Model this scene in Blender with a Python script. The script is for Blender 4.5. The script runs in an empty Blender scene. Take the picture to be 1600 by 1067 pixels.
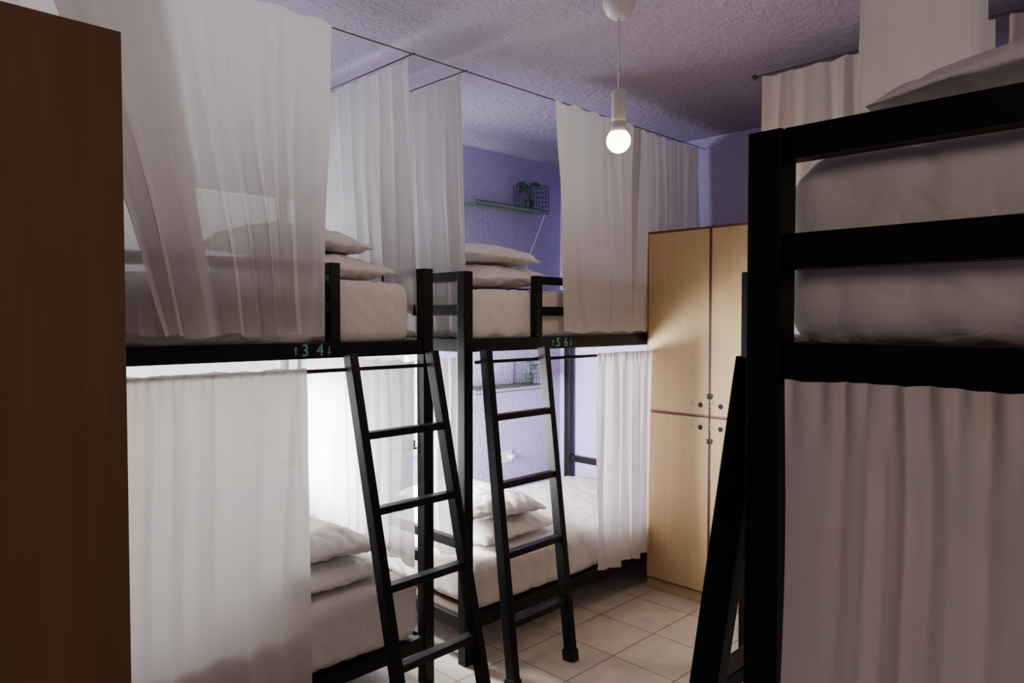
import bpy, bmesh, math, random
from mathutils import Vector, Matrix, noise, Euler
random.seed(7)
H=1.55
YF=2.4
XW=4.06   # far wall
YW=3.55   # window wall
ZC=2.69
col=bpy.context.scene.collection

# ---------------------------------------------------------------- materials
def new_mat(name):
    m=bpy.data.materials.new(name); m.use_nodes=True
    nt=m.node_tree; b=nt.nodes['Principled BSDF']
    return m,nt,b
def N(nt,t,**k):
    n=nt.nodes.new(t)
    for a,v in k.items(): setattr(n,a,v)
    return n
def ramp(nt,stops):
    r=N(nt,'ShaderNodeValToRGB'); e=r.color_ramp.elements
    while len(e)<len(stops): e.new(0.5)
    for i,(p,c) in enumerate(stops): e[i].position=p; e[i].color=(*c,1)
    return r
def pos(nt,scale=(1,1,1)):
    g=N(nt,'ShaderNodeNewGeometry'); mp=N(nt,'ShaderNodeMapping'); mp.inputs['Scale'].default_value=scale
    nt.links.new(g.outputs['Position'],mp.inputs['Vector']); return mp.outputs[0]
def noise_n(nt,vec,scale,detail=4,rough=.5,dist=0):
    n=N(nt,'ShaderNodeTexNoise'); n.inputs['Scale'].default_value=scale; n.inputs['Detail'].default_value=detail
    n.inputs['Roughness'].default_value=rough; n.inputs['Distortion'].default_value=dist
    nt.links.new(vec,n.inputs['Vector']); return n
def bump(nt,src,strength,dist,nrm_in):
    b=N(nt,'ShaderNodeBump'); b.inputs['Strength'].default_value=strength; b.inputs['Distance'].default_value=dist
    nt.links.new(src,b.inputs['Height']); nt.links.new(b.outputs[0],nrm_in); return b

def stucco(name,c1,c2,scale=28,dist=.02,st=.7):
    m,nt,b=new_mat(name); v=pos(nt)
    n=noise_n(nt,v,scale,3,.6); r=ramp(nt,[(.3,c1),(.7,c2)])
    n0=noise_n(nt,v,1.5,2); nt.links.new(n0.outputs['Fac'],r.inputs[0]); nt.links.new(r.outputs[0],b.inputs['Base Color'])
    r2=ramp(nt,[(.40,(0,0,0)),(.66,(1,1,1))]); nt.links.new(n.outputs['Fac'],r2.inputs[0])
    bump(nt,r2.outputs[0],st,dist,b.inputs['Normal']); b.inputs['Roughness'].default_value=.9
    b.inputs['Specular IOR Level'].default_value=.2
    return m
M_wall=stucco('purple_stucco',(.44,.38,.67),(.48,.42,.72),50,.004)
M_ceil=stucco('lavender_ceiling_stucco',(.35,.30,.445),(.39,.34,.485),40,.006,.65)

def mk_tile():
    m,nt,b=new_mat('beige_floor_tile'); v=pos(nt)
    br=N(nt,'ShaderNodeTexBrick'); br.offset=0; br.squash=1
    br.inputs['Scale'].default_value=1; br.inputs['Brick Width'].default_value=.33; br.inputs['Row Height'].default_value=.33
    br.inputs['Mortar Size'].default_value=.004; br.inputs['Mortar Smooth'].default_value=.5
    br.inputs['Color1'].default_value=(.78,.72,.63,1); br.inputs['Color2'].default_value=(.82,.76,.67,1); br.inputs['Mortar'].default_value=(.30,.25,.20,1)
    nt.links.new(v,br.inputs['Vector'])
    n=noise_n(nt,v,9,6,.6); r=ramp(nt,[(.3,(.84,.81,.76)),(.7,(1.05,1.03,1))]); nt.links.new(n.outputs['Fac'],r.inputs[0])
    mx=N(nt,'ShaderNodeMixRGB',blend_type='MULTIPLY'); mx.inputs[0].default_value=1
    nt.links.new(br.outputs['Color'],mx.inputs[1]); nt.links.new(r.outputs[0],mx.inputs[2]); nt.links.new(mx.outputs[0],b.inputs['Base Color'])
    b.inputs['Roughness'].default_value=.35
    iv=N(nt,'ShaderNodeMath',operation='SUBTRACT'); iv.inputs[0].default_value=1; nt.links.new(br.outputs['Fac'],iv.inputs[1])
    bump(nt,iv.outputs[0],.5,.003,b.inputs['Normal']); return m
M_tile=mk_tile()

def mk_wood(name,c1,c2,c3,knots=True,ks=1.3):
    m,nt,b=new_mat(name); v=pos(nt,(9,9,.7))
    n=noise_n(nt,v,1.6,8,.62); r=ramp(nt,[(.3,c1),(.52,c2),(.72,c3)]); nt.links.new(n.outputs['Fac'],r.inputs[0])
    v2=pos(nt,(90,90,4)); n2=noise_n(nt,v2,1,4,.6); r2=ramp(nt,[(.3,(.92,.91,.90)),(.65,(1,1,1))]); nt.links.new(n2.outputs['Fac'],r2.inputs[0])
    mx=N(nt,'ShaderNodeMixRGB',blend_type='MULTIPLY'); mx.inputs[0].default_value=1
    nt.links.new(r.outputs[0],mx.inputs[1]); nt.links.new(r2.outputs[0],mx.inputs[2]); out=mx.outputs[0]
    if knots:
        v3=pos(nt,(2.3,2.3,1.7)); vo=N(nt,'ShaderNodeTexVoronoi'); vo.inputs['Scale'].default_value=ks; nt.links.new(v3,vo.inputs['Vector'])
        rk=ramp(nt,[(.02,(.25,.14,.08)),(.05,(1,1,1))]); nt.links.new(vo.outputs['Distance'],rk.inputs[0])
        mk=N(nt,'ShaderNodeMixRGB',blend_type='MULTIPLY'); mk.inputs[0].default_value=1
        nt.links.new(out,mk.inputs[1]); nt.links.new(rk.outputs[0],mk.inputs[2]); out=mk.outputs[0]
    nt.links.new(out,b.inputs['Base Color']); b.inputs['Roughness'].default_value=.5
    b.inputs['Specular IOR Level'].default_value=.3; return m
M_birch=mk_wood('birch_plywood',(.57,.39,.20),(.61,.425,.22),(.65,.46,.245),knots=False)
M_birch2=mk_wood('shaded_plywood',(.21,.108,.048),(.24,.125,.056),(.27,.145,.066),ks=2.2)  # plywood darkened in its colour for the dim light on the wardrobe
def plain(name,c,rough=.5,metal=0,emit=None,es=0,var=.06,scale=12,spec=.5):
    m,nt,b=new_mat(name); v=pos(nt); n=noise_n(nt,v,scale,3)
    r=ramp(nt,[(.3,tuple(x*(1-var) for x in c)),(.7,tuple(min(1,x*(1+var)) for x in c))])
    nt.links.new(n.outputs['Fac'],r.inputs[0]); nt.links.new(r.outputs[0],b.inputs['Base Color'])
    b.inputs['Roughness'].default_value=rough; b.inputs['Metallic'].default_value=metal
    b.inputs['Specular IOR Level'].default_value=spec
    if emit: b.inputs['Emission Color'].default_value=(*emit,1); b.inputs['Emission Strength'].default_value=es
    return m
M_black=plain('black_painted_steel',(.004,.004,.0045),.45,0,var=.2,scale=30,spec=.22)
M_edge=plain('dark_red_wood_edge',(.16,.05,.03),.5)
M_dark=plain('dark_hole',(.01,.008,.006),.8)
M_white=plain('white_plastic',(.75,.74,.72),.35)
M_frame=plain('white_window_frame',(.7,.7,.7),.4)
M_teal=plain('teal_paint',(.13,.45,.47),.5)
M_teal2=plain('faded_teal_paint',(.30,.44,.34),.5)
M_wire=plain('dark_grey_green_wire',(.06,.08,.075),.5,.1)
M_wire2=plain('grey_green_shelf_wire',(.12,.15,.14),.5,.1)
M_cord=plain('dark_cord',(.05,.03,.04),.6)
M_leaf=plain('green_leaf',(.025,.09,.04),.5,var=.4)
M_leaf2=plain('pale_garden_leaf',(.25,.42,.25),.5,var=.3)
M_pot=plain('dark_green_pot',(.03,.07,.05),.5)
M_bulb=plain('glowing_bulb',(1,.9,.75),.3,emit=(1,.74,.42),es=18)
M_steel=plain('dark_steel',(.05,.04,.035),.6,.3)
M_base=plain('bed_base_board',(.10,.06,.04),.7)
M_grass=plain('exterior_paving',(.55,.55,.5),.9)

def cloth(name,c,transl,sheer=0,crease=.3,cdist=.006,cscale=5):
    m=bpy.data.materials.new(name); m.use_nodes=True; nt=m.node_tree
    nt.nodes.remove(nt.nodes['Principled BSDF']); out=nt.nodes['Material Output']
    v=pos(nt); v2=pos(nt,(1,1,.4) if transl>0 else (1,1,1))
    n=noise_n(nt,v2,cscale,3,.5,.8); n3=noise_n(nt,v2,cscale*2.7,3,.5,.6); w=noise_n(nt,v,420,2)
    cr=ramp(nt,[(.3,tuple(x*.96 for x in c)),(.7,c)]); nt.links.new(n.outputs['Fac'],cr.inputs[0])
    def ridge(src,wd):
        s=N(nt,'ShaderNodeMath',operation='SUBTRACT'); s.inputs[1].default_value=.5; nt.links.new(src,s.inputs[0])
        a=N(nt,'ShaderNodeMath',operation='ABSOLUTE'); nt.links.new(s.outputs[0],a.inputs[0])
        r=ramp(nt,[(0,(0,0,0)),(wd,(1,1,1))]); r.color_ramp.interpolation='EASE'; nt.links.new(a.outputs[0],r.inputs[0]); return r.outputs[0]
    r1=ridge(n.outputs['Fac'],.10); r2=ridge(n3.outputs['Fac'],.10)
    a1=N(nt,'ShaderNodeMath',operation='MULTIPLY_ADD'); a1.inputs[1].default_value=.45; nt.links.new(r2,a1.inputs[0]); nt.links.new(r1,a1.inputs[2])
    a2=N(nt,'ShaderNodeMath',operation='MULTIPLY_ADD'); a2.inputs[1].default_value=.12; nt.links.new(w.outputs['Fac'],a2.inputs[0]); nt.links.new(a1.outputs[0],a2.inputs[2])
    b=N(nt,'ShaderNodeBump'); b.inputs['Strength'].default_value=crease; b.inputs['Distance'].default_value=cdist; nt.links.new(a2.outputs[0],b.inputs['Height'])
    d=N(nt,'ShaderNodeBsdfDiffuse'); nt.links.new(cr.outputs[0],d.inputs[0]); nt.links.new(b.outputs[0],d.inputs['Normal'])
    if transl>0:
        t=N(nt,'ShaderNodeBsdfTranslucent'); nt.links.new(cr.outputs[0],t.inputs[0]); nt.links.new(b.outputs[0],t.inputs['Normal'])
        mx=N(nt,'ShaderNodeMixShader'); mx.inputs[0].default_value=transl
        nt.links.new(d.outputs[0],mx.inputs[1]); nt.links.new(t.outputs[0],mx.inputs[2]); last=mx
        if sheer:
            tr=N(nt,'ShaderNodeBsdfTransparent'); m2=N(nt,'ShaderNodeMixShader'); m2.inputs[0].default_value=sheer
            nt.links.new(mx.outputs[0],m2.inputs[1]); nt.links.new(tr.outputs[0],m2.inputs[2]); last=m2
        nt.links.new(last.outputs[0],out.inputs[0])
    else: nt.links.new(d.outputs[0],out.inputs[0])
    return m
M_curt=cloth('white_cotton_curtain',(.81,.755,.71),.33,.02,.14,.004,5)
M_thin=cloth('thin_cotton_curtain',(.82,.77,.74),.38,.05,.14,.004,5)
M_warm=cloth('warm_white_cotton_curtain',(.86,.79,.70),.25,0,.16,.004,6)
M_sheer=cloth('sheer_white_curtain',(.84,.82,.81),.45,.04,.12,.004,5)
M_sheet=cloth('white_bed_sheet',(.82,.775,.73),0,0,.32,.006,4)
M_pillow=cloth('white_pillowcase',(.82,.79,.76),0,0,.28,.006,5)

# ---------------------------------------------------------------- mesh helpers
class B:
    def __init__(s): s.bm=bmesh.new()
    def beam(s,p0,p1,w,h,up=(0,0,1),bev=.003):
        p0=Vector(p0);p1=Vector(p1); d=p1-p0; L=d.length; z=d.normalized(); up=Vector(up)
        if abs(z.dot(up))>.98: up=Vector((0,1,0))
        x=up.cross(z).normalized(); y=z.cross(x)
        M=Matrix((( x.x,y.x,z.x,0),(x.y,y.y,z.y,0),(x.z,y.z,z.z,0),(0,0,0,1)))
        M=Matrix.Translation((p0+p1)/2)@M@Matrix.Diagonal((w,h,L,1))
        r=bmesh.ops.create_cube(s.bm,size=1,matrix=M)
        if bev:
            es=list({e for v in r['verts'] for e in v.link_edges})
            bmesh.ops.bevel(s.bm,geom=es,offset=bev,segments=2,affect='EDGES',profile=.6)
        return s
    def box(s,lo,hi,bev=.003):
        lo=Vector(lo);hi=Vector(hi); c=(lo+hi)/2; d=hi-lo
        r=bmesh.ops.create_cube(s.bm,size=1,matrix=Matrix.Translation(c)@Matrix.Diagonal((*d,1)))
        if bev:
            es=list({e for v in r['verts'] for e in v.link_edges})
            bmesh.ops.bevel(s.bm,geom=es,offset=bev,segments=2,affect='EDGES',profile=.6)
        return s
    def rod(s,p0,p1,r1,r2=None,seg=10):
        p0=Vector(p0);p1=Vector(p1); d=p1-p0; q=d.to_track_quat('Z','Y').to_matrix().to_4x4()
        bmesh.ops.create_cone(s.bm,cap_ends=True,segments=seg,radius1=r1,radius2=r1 if r2 is None else r2,depth=d.length,matrix=Matrix.Translation((p0+p1)/2)@q)
        return s
    def lathe(s,c,prof,seg=24):
        rings=[]
        for r,z in prof:
            rings.append([s.bm.verts.new((c[0]+r*math.cos(2*math.pi*i/seg),c[1]+r*math.sin(2*math.pi*i/seg),c[2]+z)) for i in range(seg)])
        for a,b in zip(rings,rings[1:]):
            for i in range(seg):
                j=(i+1)%seg; s.bm.faces.new((a[i],a[j],b[j],b[i]))
        s.bm.faces.new(rings[0][::-1]); s.bm.faces.new(rings[-1]); return s
    def done(s,name,mat,parent=None,smooth=False,base=None,label=None):
        off=Vector((0,0,0))
        if parent is not None: off=Vector(parent['_w'])
        elif base is not None: off=Vector(base)
        bmesh.ops.recalc_face_normals(s.bm,faces=s.bm.faces)
        for v in s.bm.verts: v.co-=off
        me=bpy.data.meshes.new(name); s.bm.to_mesh(me); s.bm.free()
        me.materials.append(mat)
        if smooth:
            for p in me.polygons: p.use_smooth=True
        o=bpy.data.objects.new(name,me); col.objects.link(o)
        if parent is not None: o.parent=parent; o['_w']=list(off)
        else: o.location=off; o['_w']=list(off)
        if label: o['label']=label
        return o
def empty(name,loc,label,cat,group=None):
    e=bpy.data.objects.new(name,None); e.location=loc; e['_w']=list(loc); e.empty_display_size=.1; col.objects.link(e)
    e['label']=label; e['category']=cat
    if group: e['group']=group
    return e
def tag(o,label,cat,group=None):
    o['label']=label; o['category']=cat
    if group: o['group']=group
    return o
def struct(o): o['kind']='structure'; return o

def text_mesh(name,body,size,loc,rot,parent,ext=.0008,mat=None):
    cu=bpy.data.curves.new(name,'FONT'); cu.body=body; cu.size=size; cu.extrude=ext; cu.align_x='CENTER'; cu.align_y='CENTER'
    cu.offset=.0003
    t=bpy.data.objects.new('tmp',cu); col.objects.link(t); bpy.context.view_layer.update()
    dg=bpy.context.evaluated_depsgraph_get(); me=bpy.data.meshes.new_from_object(t.evaluated_get(dg))
    bpy.data.objects.remove(t); me.materials.clear(); me.materials.append(mat or M_teal)
    me.transform(Matrix.Translation(Vector(loc)-Vector(parent['_w']))@Euler(rot).to_matrix().to_4x4())
    o=bpy.data.objects.new(name,me); col.objects.link(o); o.parent=parent; return o

# ---------------------------------------------------------------- room
X0,Y0=-1.3,-1.3
struct(B().box((X0-.15,Y0-.15,-.12),(XW+.15,YW+.15,0),0).done('floor',M_tile))
struct(B().box((X0-.15,Y0-.15,ZC),(XW+.15,YW+.15,ZC+.12),0).done('ceiling',M_ceil))
struct(B().box((XW,Y0-.15,0),(XW+.15,YW+.15,ZC),0).done('wall_far',M_wall))
struct(B().box((X0-.15,Y0-.15,0),(X0,YW+.15,ZC),0).done('wall_left',M_wall))
struct(B().box((X0,Y0-.15,0),(XW,Y0,ZC),0).done('wall_behind',M_wall))
wx0,wx1,wz0,wz1=.1,2.75,.75,2.25
b=B(); b.box((X0,YW,0),(wx0,YW+.15,ZC),0); b.box((wx1,YW,0),(XW,YW+.15,ZC),0)
b.box((wx0,YW,0),(wx1,YW+.15,wz0),0); b.box((wx0,YW,wz1),(wx1,YW+.15,ZC),0)
struct(b.done('wall_window',M_wall))
b=B(); yy=YW+.06
for x in (wx0+.025,wx0+.9,wx0+1.77,wx1-.025): b.box((x-.025,yy,wz0),(x+.025,yy+.05,wz1))
for z in (wz0+.025,wz1-.025): b.box((wx0,yy,z-.025),(wx1,yy+.05,z+.025))
struct(b.done('window_1',M_frame))
struct(B().box((wx0-.03,YW-.04,wz0-.03),(wx1+.03,YW+.06,wz0),.003).done('trim_1',M_frame))

# ---------------------------------------------------------------- bunks
PS=.05
def bunk(x0,x1,y0,y1,dz,label,front,ladder_open,digits=None):
    e=empty('bunk_bed',((x0+x1)/2,(y0+y1)/2,0),label,'bunk bed','black steel bunk beds')
    zt=1.766+dz
    for (x,y) in ((x0,y0),(x1,y0),(x0,y1),(x1,y1)):
        B().box((x-PS/2,y-PS/2,0),(x+PS/2,y+PS/2,zt)).done('post',M_black,e)
    def ring(zc,hh,name):
        for y in (y0,y1): B().beam((x0+PS/2,y,zc),(x1-PS/2,y,zc),.035,hh).done(name,M_black,e)
        for x in (x0,x1): B().beam((x,y0+PS/2,zc),(x,y1-PS/2,zc),.035,hh).done(name,M_black,e)
    ring(1.437+dz,.06,'bed_rail'); ring(.18,.06,'bed_rail')
    for zb in (1.437+dz,.18):
        B().box((x0+.03,y0+.03,zb+.0),(x1-.03,y1-.03,zb+.018),0).done('bed_base',M_base,e)
    for x in (x0,x1):
        if front[0]=='y':
            for zz,hh in ((zt-.022,.045),(1.594+dz,.05)): B().beam((x,y0+PS/2,zz),(x,y1-PS/2,zz),.035,hh).done('guard_rail',M_black,e)
            B().beam((x,y0+PS/2,.54),(x,y1-PS/2,.54),.03,.045).done('guard_rail',M_black,e)
    for y in (y0,y1):
        if front[0]=='x':
            for zz,hh in ((zt-.022,.045),(1.594+dz,.05)): B().beam((x0+PS/2,y,zz),(x1-PS/2,y,zz),.035,hh).done('guard_rail',M_black,e)
    a,bb=ladder_open
    if front[0]=='y':
        yf,yb=(y0,y1) if front=='y0' else (y1,y0)
        lo,hi=(x0,a) if a-x0>x1-bb else (bb,x1)
        for zz,hh in ((zt-.022,.04),(1.594+dz,.045)):
            B().beam((lo,yf,zz),(hi,yf,zz),.035,hh).done('guard_rail',M_black,e)
            B().beam((x0,yb,zz),(x1,yb,zz),.035,hh).done('guard_rail',M_black,e)
        xg=a if lo==x0 else bb
        B().box((xg-.022,yf-.02,1.437+dz),(xg+.022,yf+.02,zt)).done('guard_post',M_black,e)
        s=-1 if front=='y0' else 1
        if dz==0: B().rod((x0+.03,yf+s*.035,1.362+dz),(x1-.03,yf+s*.035,1.362+dz),.008).done('curtain_rod',M_black,e,True)
        else: B().rod((x0-.030,y0,1.448),(x0-.030,y1-.035,1.448),.005).done('curtain_rod',M_black,e,True)
    else:
        for zz,hh in ((zt-.022,.04),(1.594+dz,.045)):
            B().beam((x0,y0,zz),(x0,a,zz),.035,hh).done('guard_rail',M_black,e)
            B().beam((x1,y0,zz),(x1,y1,zz),.035,hh).done('guard_rail',M_black,e)
        B().box((x0-.02,a-.022,1.437+dz),(x0+.02,a+.022,zt)).done('guard_post',M_black,e)
    if digits:
        s,xc=digits; yy=y0-.0185; zc=1.437
        text_mesh('bunk_number',s[0],.062,(xc-.02,yy,zc),(math.pi/2,0,0),e)
        text_mesh('bunk_number',s[1],.062,(xc+.04,yy,zc),(math.pi/2,0,0),e)
        for sx,dr in ((-.058,1),(.078,-1)):
            q=B(); x=xc+sx
            q.box((x-.0025,yy-.0008,zc-.014),(x+.0025,yy+.0008,zc+.014),0)
            t=zc+dr*.018; vs=[q.bm.verts.new(p) for p in ((x,yy-.0008,t),(x-.009,yy-.0008,t-dr*.012),(x+.009,yy-.0008,t-dr*.012))]
            q.bm.faces.new(vs); q.done('arrow_mark',M_teal,e)
    return e
bunk(-.08,1.88,YF,3.42,0,'black steel bunk bed numbered 3 and 4 beside the window','y0',(1.44,1.88),digits=('34',1.335))
bunk(2.105,4.01,YF,3.42,0,'black steel bunk bed numbered 5 and 6 beside lockers','y0',(2.105,2.57),digits=('56',2.73))
bunk(1.0,2.93,-.52,.47,.052,'black steel bunk bed with white curtain across its end','y1',(1.0,1.5))
bunk(3.04,4.0,-.45,1.53,0,'black steel bunk bed against the far wall beside lockers','x0',(1.1,1.53))

# ---------------------------------------------------------------- soft things
def mattress(x0,x1,y0,y1,z0,z1,seed,label,rad=.05,wr=1):
    nx,ny,nz=110,60,16
    c=Vector(((x0+x1)/2,(y0+y1)/2,(z0+z1)/2)); hx,hy,hz=(x1-x0)/2,(y1-y0)/2,(z1-z0)/2
    bm=bmesh.new(); vm={}
    def vert(i,j,k):
        key=(i,j,k)
        if key in vm: return vm[key]
        p=Vector((-hx+2*hx*i/nx,-hy+2*hy*j/ny,-hz+2*hz*k/nz))
        inn=Vector((max(-hx+rad,min(hx-rad,p.x)),max(-hy+rad,min(hy-rad,p.y)),max(-hz+rad,min(hz-rad,p.z))))
        d=p-inn
        if d.length>1e-6:
            m=max(abs(d.x),abs(d.y),abs(d.z)); n=d.normalized(); q=inn+n*min(m,rad)
        else: q=p; n=Vector((0,0,1))
        s=Vector((seed*3.1,seed*1.7,0)); g=q+c
        w=noise.noise(g*2.5+s)*.007+noise.noise(Vector((g.x*9,g.y*9,g.z*4))+s)*.003
        r=noise.noise(Vector(((g.x+g.y)*2+g.z*3,(g.x-g.y)*7+g.z*6,seed)))
        w-=.005*wr*max(0,.16-abs(r))/.16
        if abs(q.z)<hz-.005 and (abs(p.x)>hx-1e-4 or abs(p.y)>hy-1e-4):
            w+=.003*math.sin((q.x+q.y*1.3)*48+5*noise.noise(q*4))*(.5-q.z/hz*.5)
        if q.z>0: q=q+Vector((0,0,noise.noise(Vector((q.x*2.2+seed,q.y*2.2,0)))*.014))
        vm[key]=bm.verts.new(c+q+n*(w+.002)); return vm[key]
    def quad(a,b_,c_,d_): bm.faces.new((vert(*a),vert(*b_),vert(*c_),vert(*d_)))
    for i in range(nx):
        for j in range(ny):
            for k in (0,nz): quad((i,j,k),(i+1,j,k),(i+1,j+1,k),(i,j+1,k))
    for i in range(nx):
        for k in range(nz):
            for j in (0,ny): quad((i,j,k),(i+1,j,k),(i+1,j,k+1),(i,j,k+1))
    for j in range(ny):
        for k in range(nz):
            for i in (0,nx): quad((i,j,k),(i,j+1,k),(i,j+1,k+1),(i,j,k+1))
    b=B(); b.bm.free(); b.bm=bm
    o=b.done('mattress',M_sheet,None,True,base=(c.x,c.y,z0)); return tag(o,label,'mattress','white-sheeted mattresses')

def pillow(c,lx,ly,th,rotz,seed,label,tilt=(0,0),pe=3.4):
    n=60; bm=bmesh.new(); g={}
    def pt(u,v,sgn):
        k=1-.03*(abs(u)*abs(v))**4
        x=u*(1-.045*(1-v*v))*k; y=v*(1-.045*(1-u*u))*k
        t=max(0,(1-abs(u)**pe))**.5*max(0,(1-abs(v)**pe))**.5
        z=sgn*t*th/2*(1 if sgn>0 else .85)
        s=Vector((seed*2.3,seed,sgn))
        w=noise.noise(Vector((x*2.4,y*2.4,0))+s)*.012
        r=noise.noise(Vector((x*3+y*2,y*4-x*1.5,1))+s); w-=.007*max(0,.22-abs(r))/.22
        ed=max(abs(u),abs(v)); w+=.004*math.sin(26*(u if abs(v)>abs(u) else v)+seed)*max(0,ed-.72)/.28
        z+=w*min(1,t*2.5)*sgn
        z+=.006*noise.noise(Vector((x*2,y*2,5))+s)
        z-=.022*(abs(u)**4+abs(v)**4)*.5
        return Vector((x*lx/2,y*ly/2,z))
    for sgn in (1,-1):
        for i in range(n+1):
            for j in range(n+1):
                edge=i in(0,n) or j in(0,n)
                if edge and sgn<0: g[(i,j,-1)]=g[(i,j,1)]; continue
                uu=math.sin(math.pi/2*(-1+2*i/n)); vv=math.sin(math.pi/2*(-1+2*j/n))
                g[(i,j,sgn)]=bm.verts.new(pt(uu,vv,sgn))
        for i in range(n):
            for j in range(n):
                f=[g[(i,j,sgn)],g[(i+1,j,sgn)],g[(i+1,j+1,sgn)],g[(i,j+1,sgn)]]
                bm.faces.new(f if sgn>0 else f[::-1])
    R=Matrix.Translation(c)@Matrix.Rotation(rotz,4,'Z')@Matrix.Rotation(tilt[0],4,'X')@Matrix.Rotation(tilt[1],4,'Y')
    bm.transform(R); b=B(); b.bm.free(); b.bm=bm
    o=b.done('pillow',M_pillow,None,True,base=c); return tag(o,label,'pillow','white pillows')

mattress(-.04,1.835,2.43,3.385,1.457,1.70,1,'white-sheeted mattress on the top bunk by the window')
mattress(-.04,1.84,2.385,3.385,.215,.455,2,'white-sheeted mattress on the bottom bunk by the window')
mattress(2.17,3.97,2.43,3.385,1.457,1.70,3,'white-sheeted mattress on the top bunk in the corner')
mattress(2.17,3.97,2.385,3.385,.215,.43,4,'white-sheeted mattress on the bottom bunk in the corner')
mattress(1.022,2.9,-.485,.464,1.512,1.785,5,'thick mattress in a loose white sheet',rad=.055,wr=1.1)
mattress(1.04,2.89,-.485,.43,.215,.42,6,'white-sheeted mattress on a curtained bottom bunk')
mattress(3.08,3.96,-.41,1.49,1.457,1.68,7,'white-sheeted mattress on the top bunk at the far wall')
mattress(3.08,3.96,-.41,1.49,.215,.42,8,'white-sheeted mattress on the bottom bunk at the far wall')
lp='plump white pillow lying flat on a mattress'; up_='white pillow stacked on another pillow'
pillow((1.53,2.84,1.768),.52,.74,.13,.03,1,lp); pillow((1.48,2.86,1.88),.50,.70,.115,-.05,2,up_,(0,.07))
pillow((1.49,2.82,.522),.54,.74,.125,.0,3,lp); pillow((1.43,2.81,.64),.52,.70,.135,.04,4,up_,(0,.07))
pillow((2.53,2.84,1.768),.52,.74,.13,.0,5,lp); pillow((2.49,2.86,1.878),.49,.70,.115,.04,6,up_,(0,.04))
pillow((2.56,2.84,.498),.54,.74,.125,.02,7,lp); pillow((2.50,2.81,.615),.52,.66,.13,-.05,8,up_,(0,.07))
pillow((1.38,.0,1.83),.54,.80,.09,.0,9,lp); pillow((1.35,-.02,1.905),.54,.86,.13,.12,10,up_,(-.12,.03),pe=2.0)

# ---------------------------------------------------------------- curtains
def curtain(a,b_,zt,zb,amp,folds,seed,label,ba=0,bb=1,off=0,mat=None,irr=1.0,head=.30,ptop=1.3,ruffle=0):
    a=Vector((a[0],a[1],0)); b_=Vector((b_[0],b_[1],0)); d=b_-a; L=d.length; t=d/L; n=Vector((-t.y,t.x,0))
    nu=max(110,int(folds*22)); nv=70
    rnd=random.Random(seed); ph=[rnd.uniform(0,6.28) for _ in range(8)]
    bm=bmesh.new(); rows=[]
    for j in range(nv+1):
        v=j/nv; row=[]
        for i in range(nu+1):
            u=i/nu
            f=u+(ba+(bb-ba)*u-u)*(v**ptop)
            w=u+.030*irr*math.sin(2*math.pi*u*1.3+ph[0])+.014*irr*math.sin(2*math.pi*u*2.9+ph[1]+1.0*v)
            w+=irr*.35/folds*noise.noise(Vector((u*folds*.35,v*1.3,seed*1.3)))
            k=head+(1-head)*min(1,v*1.5)**.8
            am=.62+.8*abs(noise.noise(Vector((u*folds*.4,v*.8+seed,3.3))))*irr
            s1=math.sin(2*math.pi*folds*w+ph[2])
            disp=amp*k*am*(s1+.45*math.sin(2*math.pi*folds*.43*w+ph[4]+1.1*v*irr)*min(1,v*2)
                 +.30*math.sin(2*math.pi*folds*2.3*w+ph[5])*max(0,1-v*1.3))
            tan=amp*.30*k*am*math.sin(4*math.pi*folds*w+2*ph[2])
            disp+=.007*noise.noise(Vector((u*L*4,v*3,seed)))*irr
            disp+=.0035*noise.noise(Vector((u*L*22,v*2.2,seed+5)))
            if ruffle and v<.08: disp+=.006*math.sin(u*L*190+3*noise.noise(Vector((u*L*9,0,seed))))*(1-v/.08)
            p=a+t*(f*L+tan)+n*(disp+off*v)
            zz=zt+(zb-zt)*v
            if v<.12: zz-=.010*abs(math.sin(math.pi*folds*.8*u))*(1-v/.12)*(0 if ruffle else 1)
            if ruffle and v<.03:
                zz+=ruffle*.35*noise.noise(Vector((u*L*14,0,seed)))
            zz+=.008*math.sin(2*math.pi*folds*.5*w+ph[6])*v
            row.append(bm.verts.new((p.x,p.y,zz)))
        rows.append(row)
    for r0,r1 in zip(rows,rows[1:]):
        for i in range(nu): bm.faces.new((r0[i],r0[i+1],r1[i+1],r1[i]))
    b=B(); b.bm.free(); b.bm=bm
    c=(a+b_)/2
    o=b.done('curtain',mat or M_curt,None,True,base=(c.x,c.y,zb))
    return tag(o,label,'curtain','white cotton curtains')
ZR=H+1.068
yc=YF-.055
# upper front
curtain((-.35,yc-.005),(.30,yc-.005),ZR,1.50,.024,6,1,'white cotton curtain hanging from a ceiling wire at the top bunk',0,1.05,irr=1.2,mat=M_thin)
curtain((.26,yc+.0),(.80,yc+.0),ZR,1.505,.016,6,22,'white cotton curtain gathered behind another curtain',.0,1.35,irr=1.3,head=.2,ptop=1.0,mat=M_thin)
curtain((.44,yc-.055),(1.385,yc-.045),ZR,1.50,.022,8,21,'white cotton curtain with deep diagonal folds on a ceiling wire',.38,.945,irr=1.5,head=.10,ptop=.9,mat=M_thin)
curtain((2.62,yc-.02),(3.34,yc-.02),ZR,1.49,.020,6,3,'white cotton curtain hanging before a top bunk guard rail',.10,.99,irr=1.2)
curtain((3.26,yc+.005),(4.0,yc+.005),ZR,1.49,.020,8,4,'white cotton curtain bunched by the far wall above the lockers',0,1,irr=1.1)
# upper ends
curtain((1.79,2.39),(1.79,3.40),ZR,1.50,.016,8,5,'thin white curtain across the end of a top bunk',0.04,1,off=-.07,mat=M_sheer)
curtain((2.07,2.39),(2.07,3.25),ZR,1.50,.016,7,6,'thin white curtain across the end of a corner bunk',0.03,1,off=-.08,mat=M_sheer)
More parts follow.
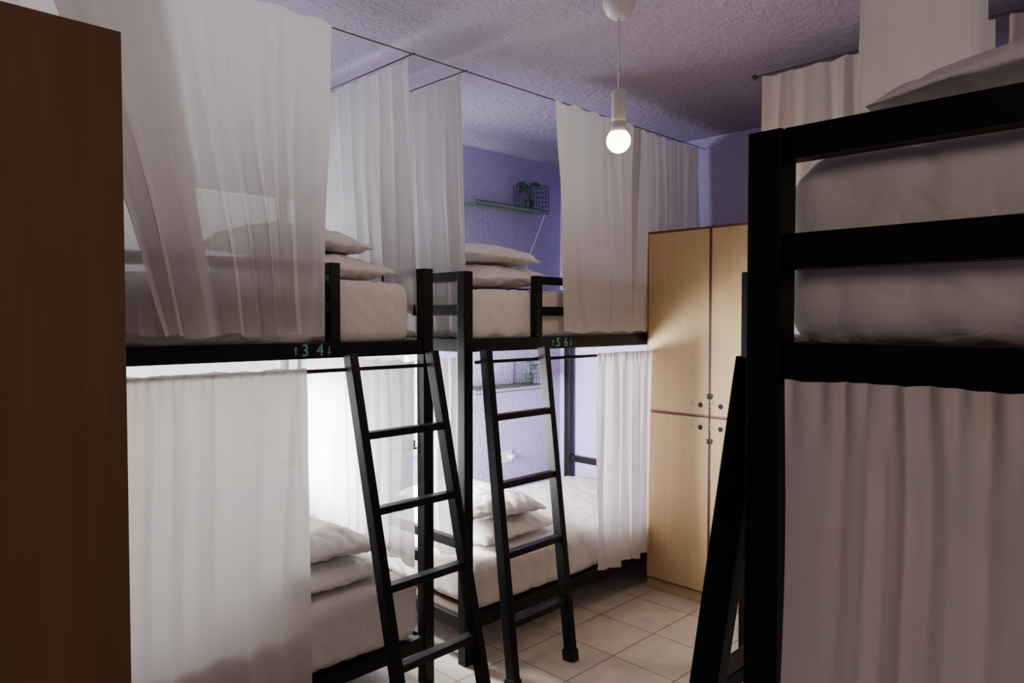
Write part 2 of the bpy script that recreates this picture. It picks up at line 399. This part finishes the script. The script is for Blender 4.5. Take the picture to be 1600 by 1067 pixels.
# lower front
curtain((.0,yc-.01),(1.30,yc-.01),1.378,.16,.012,11,7,'white cotton curtain on a rod closing the bottom bunk',0,1.0,irr=1.2,head=.5,ruffle=.02)
curtain((2.96,yc-.02),(3.56,yc-.02),1.378,.22,.018,6,8,'white cotton curtain on a rod beside the lockers',.03,1.0,ruffle=.02,mat=M_thin)
# lower ends
curtain((1.848,2.43),(1.848,3.38),1.38,.50,.010,9,9,'sheer white curtain across the end of a bottom bunk',0,1,mat=M_sheer)
curtain((2.145,2.44),(2.145,2.72),1.38,.45,.012,4,10,'sheer white curtain gathered at the end of a bottom bunk',0,1,mat=M_sheer)
# near bunk
curtain((.950,.425),(.950,-.5),1.470,.16,.0065,15,11,'warm white cotton curtain gathered across a bottom bunk',0,1,irr=1.6,head=.6,ruffle=.012,mat=M_warm)
curtain((1.44,.515),(2.5,.515),ZR,1.50,.024,11,12,'white curtain hanging beside a top bunk',0,1)
# far bunk
curtain((2.99,1.45),(2.99,.60),ZR-.01,1.49,.022,9,13,'white curtain hanging before the top bunk at the far wall',0,1)
curtain((2.99,.56),(2.99,-.35),ZR-.01,1.49,.022,9,14,'white curtain hanging before the top bunk at the far wall',0,1)
# wires
def wire(p0,p1,label,r=.0025,knob=False):
    b=B().rod(p0,p1,r,seg=8)
    if knob: b.lathe((p0[0],p0[1],p0[2]-.012),[(.002,0),(.010,.006),(.012,.012),(.010,.018),(.002,.024)],12)
    o=b.done('curtain_wire',M_cord,None,True,base=p0); return tag(o,label,'wire')
wire((X0,yc,ZR+.002),(XW,yc,ZR+.002),'dark curtain wire strung under the ceiling along the bunks')
wire((1.79,yc,ZR+.008),(1.79,YW,ZR+.008),'dark curtain wire crossing to the window wall')
wire((2.07,yc,ZR+.008),(2.07,YW,ZR+.008),'dark curtain wire crossing to the window wall')
wire((2.99,1.49,ZR-.008),(2.99,Y0,ZR-.008),'dark curtain rod with an end knob at the far bunk',.005,True)
wire((1.0,.515,ZR+.002),(2.9,.515,ZR+.002),'dark curtain wire above a bunk')

# ---------------------------------------------------------------- ladders
def ladder(tl,tr,fl,fr,rz,label):
    base=((fl[0]+fr[0])/2,(fl[1]+fr[1])/2,0)
    e=empty('bunk_ladder',base,label,'ladder','black steel bunk ladders')
    tl,tr,fl,fr=map(Vector,(tl,tr,fl,fr))
    side=(tr-tl).normalized()
    for t,f in ((tl,fl),(tr,fr)):
        B().beam(f+Vector((0,0,.02)),t,.035,.05,up=side.cross(Vector((0,0,1)))).done('side_rail',M_black,e)
        B().beam(f,f+(t-f).normalized()*.05,.045,.062,up=side.cross(Vector((0,0,1)))).done('rubber_foot',M_dark,e)
    for z in rz:
        k=z/tl.z; p=fl.lerp(tl,k); q=fr.lerp(tr,k)
        B().beam(p,q,.042,.028).done('rung',M_black,e)
    return e
ladder((1.475,2.335,1.42),(1.865,2.335,1.42),(1.48,1.99,.0),(1.87,2.0,.0),(1.12,.85,.58,.31),'black steel ladder leaning on the bunk numbered 3 and 4')
ladder((2.17,2.335,1.42),(2.55,2.335,1.42),(2.09,2.08,0),(2.47,2.09,0),(1.12,.83,.54,.26),'black steel ladder leaning on the bunk numbered 5 and 6')
ladder((1.075,.53,1.49),(1.46,.53,1.49),(1.075,.74,0),(1.46,.74,0),(1.2,.93,.66,.38,.14),'black steel ladder leaning on a curtained bunk')

# ---------------------------------------------------------------- lockers
def locker(x,y0,y1,label,depth=.53,numbers=('8','7','6','5'),ht=2.045):
    mat=M_birch
    e=empty('locker',(x+depth/2,(y0+y1)/2,0),label,'locker')
    B().box((x+.02,y0,.06),(x+depth,y1,ht),.003).done('body',mat,e)
    B().box((x-.001,y0-.002,ht),(x+depth,y1+.002,ht+.007),.002).done('top_board',M_edge,e)
    B().box((x+.015,y0,0),(x+depth,y1,.06),.002).done('plinth',mat,e)
    ym=(y0+y1)/2; zs=1.03; k=0
    for zz0,zz1 in ((zs+.006,ht-.004),(.07,zs-.006)):
        for q0,q1 in ((ym+.005,y1-.005),(y0+.005,ym-.005)):
            dd=B().box((x,q0,zz0),(x+.019,q1,zz1),.002).done('door',mat,e)
            q=B(); w=.003; xe=(x-.001,x+.018)
            for z in (zz0,zz1): q.box((xe[0],q0-.002,z-w),(xe[1],q1+.002,z+w),0)
            for y in (q0,q1): q.box((xe[0],y-w,zz0),(xe[1],y+w,zz1),0)
            q.done('door_edging',M_edge,dd)
            zh=zz0+.055 if zz0>.5 else zz1-.055
            yh=q0+.05 if q0>=ym else q1-.06
            B().rod((x-.0015,yh,zh),(x+.01,yh,zh),.014,seg=18).done('finger_hole',M_dark,dd)
            zl=zz0+.11 if zz0>.5 else zz1-.12
            yl=q0+.004 if q0>=ym else q1-.004
            g=B(); g.box((x-.006,yl-.007,zl-.008),(x,yl+.007,zl+.008),.002)
            g.rod((x-.005,yl-.004,zl-.014),(x-.005,yl+.004,zl-.014),.005)
            g.done('hasp',M_steel,dd)
            text_mesh('door_number',numbers[k],.05,(x-.0015,yh+.055,zh+.008),(math.pi/2,0,-math.pi/2),dd,mat=M_teal2)
            k+=1
    return e
locker(3.46,1.56,2.362,'birch plywood lockers with dark red edging and four doors')
e=empty('wardrobe',(0,1.65,0),'tall plywood wardrobe darkened for shade, with a plain side panel','wardrobe')
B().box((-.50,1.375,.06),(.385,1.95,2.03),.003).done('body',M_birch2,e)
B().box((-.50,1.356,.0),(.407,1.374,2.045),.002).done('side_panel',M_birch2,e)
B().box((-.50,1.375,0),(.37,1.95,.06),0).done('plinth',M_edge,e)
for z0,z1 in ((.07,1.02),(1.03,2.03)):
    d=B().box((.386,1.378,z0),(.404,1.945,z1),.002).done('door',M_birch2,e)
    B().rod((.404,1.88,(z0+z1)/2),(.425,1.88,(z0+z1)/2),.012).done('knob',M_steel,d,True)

# ---------------------------------------------------------------- pendant
px_,py_=2.094,1.556
e=empty('pendant_lamp',(px_,py_,ZC),'bare glowing bulb on a white cord hanging from the ceiling','lamp')
B().lathe((px_,py_,ZC-.07),[(.012,0),(.028,.003),(.045,.018),(.056,.042),(.059,.07)]).done('canopy',M_white,e,True)
B().rod((px_,py_,H+.81),(px_,py_,ZC-.065),.0035).done('cord',M_white,e,True)
B().lathe((px_,py_,H+.71),[(.024,0),(.026,.004),(.026,.10),(.022,.108),(.008,.114)]).done('socket',M_white,e,True)
B().lathe((px_,py_,H+.670),[(.032,0),(.026,.018),(.020,.042)]).done('bulb_collar',M_white,e,True)
bz=H+.640
prof=[]
for i in range(15):
    a=math.radians(-90+138*i/14); prof.append((max(.001,.043*math.cos(a)),.043*math.sin(a)))
B().lathe((px_,py_,bz),prof).done('bulb',M_bulb,e,True)

# ---------------------------------------------------------------- wall shelves and plants
def wire_shelf(x0,x1,z,label):
    e=empty('wire_shelf',((x0+x1)/2,YW,z),label,'shelf','wire wall shelves')
    y1=YW-.004;y0=YW-.17; b=B(); r=.0026
    b.rod((x0,y0,z),(x1,y0,z),r*1.8); b.rod((x0,y1,z),(x1,y1,z),r*1.8)
    b.rod((x0,y0,z-.025),(x1,y0,z-.025),r*1.4)
    n=30
    for i in range(n+1):
        x=x0+(x1-x0)*i/n; b.rod((x,y0,z),(x,y1,z),r,seg=6); b.rod((x,y0,z-.025),(x,y0,z),r,seg=6)
    for k in range(1,8): y=y0+(y1-y0)*k/8; b.rod((x0,y,z),(x1,y,z),r,seg=6)
    b.done('shelf_grid',M_wire2,e)
    def side(xa,za,zb,nm,m,ny=6,nz=5,r=.0022):
        b=B()
        for k in range(ny+1): y=y0+(y1-y0)*k/ny; b.rod((xa,y,za),(xa,y,zb),r,seg=6)
        for k in range(nz+1): zz=za+(zb-za)*k/nz; b.rod((xa,y0,zz),(xa,y1,zz),r,seg=6)
        b.done(nm,m,e)
    side(x1,z,z+.17,'end_grid',M_wire); side(x1-.18,z,z+.17,'end_grid',M_wire)
    side(x0,z-.14,z,'wall_bracket',M_wire2,2,1,.003)
    b=B(); r=.0022
    for k in range(7):
        x=x1-.18+.18*k/6; b.rod((x,y0,z),(x,y0,z+.17),r,seg=6)
    for k in range(1,7): b.rod((x1-.18,y0,z+.17*k/6),(x1,y0,z+.17*k/6),r,seg=6)
    b.done('basket_front',M_wire,e)
    return e
wire_shelf(3.05,3.74,2.31,'grey-green wire shelf with a basket end on the purple wall')
wire_shelf(3.05,3.74,1.10,'grey-green wire shelf with a basket end above the bottom bunk')
def plant(c,label,n=12,s=.05,seed=0,spread=.1):
    rnd=random.Random(seed)
    e=empty('potted_plant',c,label,'plant')
    B().lathe(c,[(.026,0),(.034,.06),(.037,.065),(.03,.065)]).done('pot',M_pot,e,True)
    b=B()
    for i in range(n):
        a=rnd.uniform(0,6.28); rr=rnd.uniform(.2,1)*spread; q=Vector(c)+Vector((math.cos(a)*rr,math.sin(a)*rr*.5,.09+rnd.uniform(0,.13)))
        b.rod(Vector(c)+Vector((0,0,.06)),q,.0015,seg=5)
        M=Matrix.Translation(q)@Matrix.Rotation(a,4,'Z')@Matrix.Rotation(rnd.uniform(-.9,.9),4,'Y')@Matrix.Rotation(rnd.uniform(-.8,.8),4,'X')
        pts=[(0,0,0)]+[(.5*s*(1-math.cos(t))*1.1,.36*s*math.sin(t),.1*s*math.sin(t*.5)) for t in [math.pi*k/5 for k in range(1,6)]]+[(.5*s*(1-math.cos(t))*1.1,-.36*s*math.sin(t),.1*s*math.sin(t*.5)) for t in [math.pi*k/5 for k in range(4,0,-1)]]
        vs=[b.bm.verts.new(M@Vector(p)) for p in pts]; b.bm.faces.new(vs)
    b.done('foliage',M_leaf,e); return e
plant((3.63,YW-.085,2.315),'small leafy green plant in a dark pot on wire shelf',8,.06,4,.04)
plant((3.64,YW-.085,1.105),'small leafy green plant in a lower wire shelf basket',6,.045,2,.04)
e=empty('wall_outlet',(3.47,YW,.60),'white double wall outlet with a plug in it','outlet')
B().box((3.41,YW-.012,.56),(3.54,YW-.001,.64),.003).done('plate',M_white,e)
q=B()
for x in (3.435,3.47): 
    for dz in (-.01,.01): q.rod((x,YW-.0135,.6+dz),(x,YW-.010,.6+dz),.004)
q.done('socket_holes',M_dark,e)
B().box((3.495,YW-.05,.585),(3.53,YW-.012,.615),.006).done('plug',M_white,e)
def cord(pts,label):
    cu=bpy.data.curves.new('c','CURVE'); cu.dimensions='3D'; sp=cu.splines.new('NURBS'); sp.points.add(len(pts)-1)
    for p,q in zip(sp.points,pts): p.co=(*q,1)
    sp.use_endpoint_u=True; sp.order_u=3; cu.bevel_depth=.0012
    t=bpy.data.objects.new('t',cu); col.objects.link(t); bpy.context.view_layer.update()
    me=bpy.data.meshes.new_from_object(t.evaluated_get(bpy.context.evaluated_depsgraph_get())); bpy.data.objects.remove(t)
    me.materials.append(M_white); o=bpy.data.objects.new('power_cord',me); col.objects.link(o); return tag(o,label,'cord')
cord([(3.70,YW-.175,2.29),(3.71,YW-.12,2.2),(3.70,YW-.02,2.0),(3.68,YW-.01,1.9),(3.68,YW-.01,1.75)],'thin white cord hanging from the wire shelf')

# ---------------------------------------------------------------- exterior
o=B().box((-3,YW+.15,-.1),(6,9,0),0).done('floor_outside',M_grass,None); o['kind']='structure'
def shrub(c,seed,s=.6):
    rnd=random.Random(seed); e=empty('garden_shrub',c,'leafy green shrub outside the window','shrub')
    b=B(); b.rod(c,Vector(c)+Vector((0,0,s*1.3)),.02); b.done('trunk',M_base,e)
    b=B()
    for i in range(80):
        v=Vector((rnd.gauss(0,1),rnd.gauss(0,1),rnd.gauss(0,1))).normalized()*rnd.uniform(.5,1)*s*.5
        M=Matrix.Translation(Vector(c)+Vector((0,0,s*1.5))+v)@Matrix.Rotation(rnd.uniform(0,6),4,'Z')@Matrix.Rotation(rnd.uniform(-1.5,1.5),4,'X')
        vs=[b.bm.verts.new(M@Vector(p)) for p in ((0,0,0),(.03,.03,0),(.09,0,.01),(.03,-.03,0))]; b.bm.faces.new(vs)
    o=b.done('foliage',M_leaf2,e); o['kind']='stuff'
for i,(x,y) in enumerate(((.9,4.3),(1.9,4.4))): shrub((x,y,0),i,.64)

# ---------------------------------------------------------------- lights
def area(name,loc,target,sx,sy,power,colr,spread=180):
    l=bpy.data.lights.new(name,'AREA'); l.shape='RECTANGLE'; l.size=sx; l.size_y=sy; l.energy=power; l.color=colr; l.spread=math.radians(spread)
    o=bpy.data.objects.new(name,l); o.location=loc; o.rotation_euler=(Vector(target)-Vector(loc)).to_track_quat('-Z','Y').to_euler(); col.objects.link(o); return o
area('daylight',(1.6,5.0,1.0),(1.7,2.6,1.7),3.0,1.6,190,(.94,.97,1))
area('gap_fill',(1.99,3.25,.95),(3.4,3.2,.85),.7,.5,140,(.98,.98,1))  # added lamp between the bunks, brightens the lower corner bunk and its wall
area('gap_fill_back',(1.97,3.25,.95),(.6,3.0,.85),.6,.6,42,(1,.99,.96))  # second added lamp, faces back to make the end curtain glow
area('upper_gap_fill',(2.2,3.42,2.1),(3.6,3.3,2.1),.3,.2,5,(.85,.9,1))  # extra lamp added to rake the upper wall, no real source there
area('room_fill',(-.6,-.9,2.4),(1.6,1.6,1.0),1.0,.8,9,(1,.80,.62))
l=bpy.data.lights.new('bulb_light','POINT'); l.energy=7; l.color=(1,.76,.52); l.shadow_soft_size=.05
o=bpy.data.objects.new('bulb_light',l); o.location=(px_,py_,bz-.10); col.objects.link(o)
w=bpy.data.worlds.new('World'); bpy.context.scene.world=w; w.use_nodes=True
bg=w.node_tree.nodes['Background']; bg.inputs[0].default_value=(.93,.96,1,1); bg.inputs[1].default_value=2.3

# ---------------------------------------------------------------- camera
cam=bpy.data.cameras.new('camera'); cam.lens=25.2; cam.sensor_width=36; cam.clip_start=.02
co=bpy.data.objects.new('camera',cam); co.location=(0,0,H); co.rotation_euler=(math.radians(90-1.71),0,math.radians(-45)); col.objects.link(co)
bpy.context.scene.camera=co
for o in bpy.data.objects:
    if '_w' in o: del o['_w']
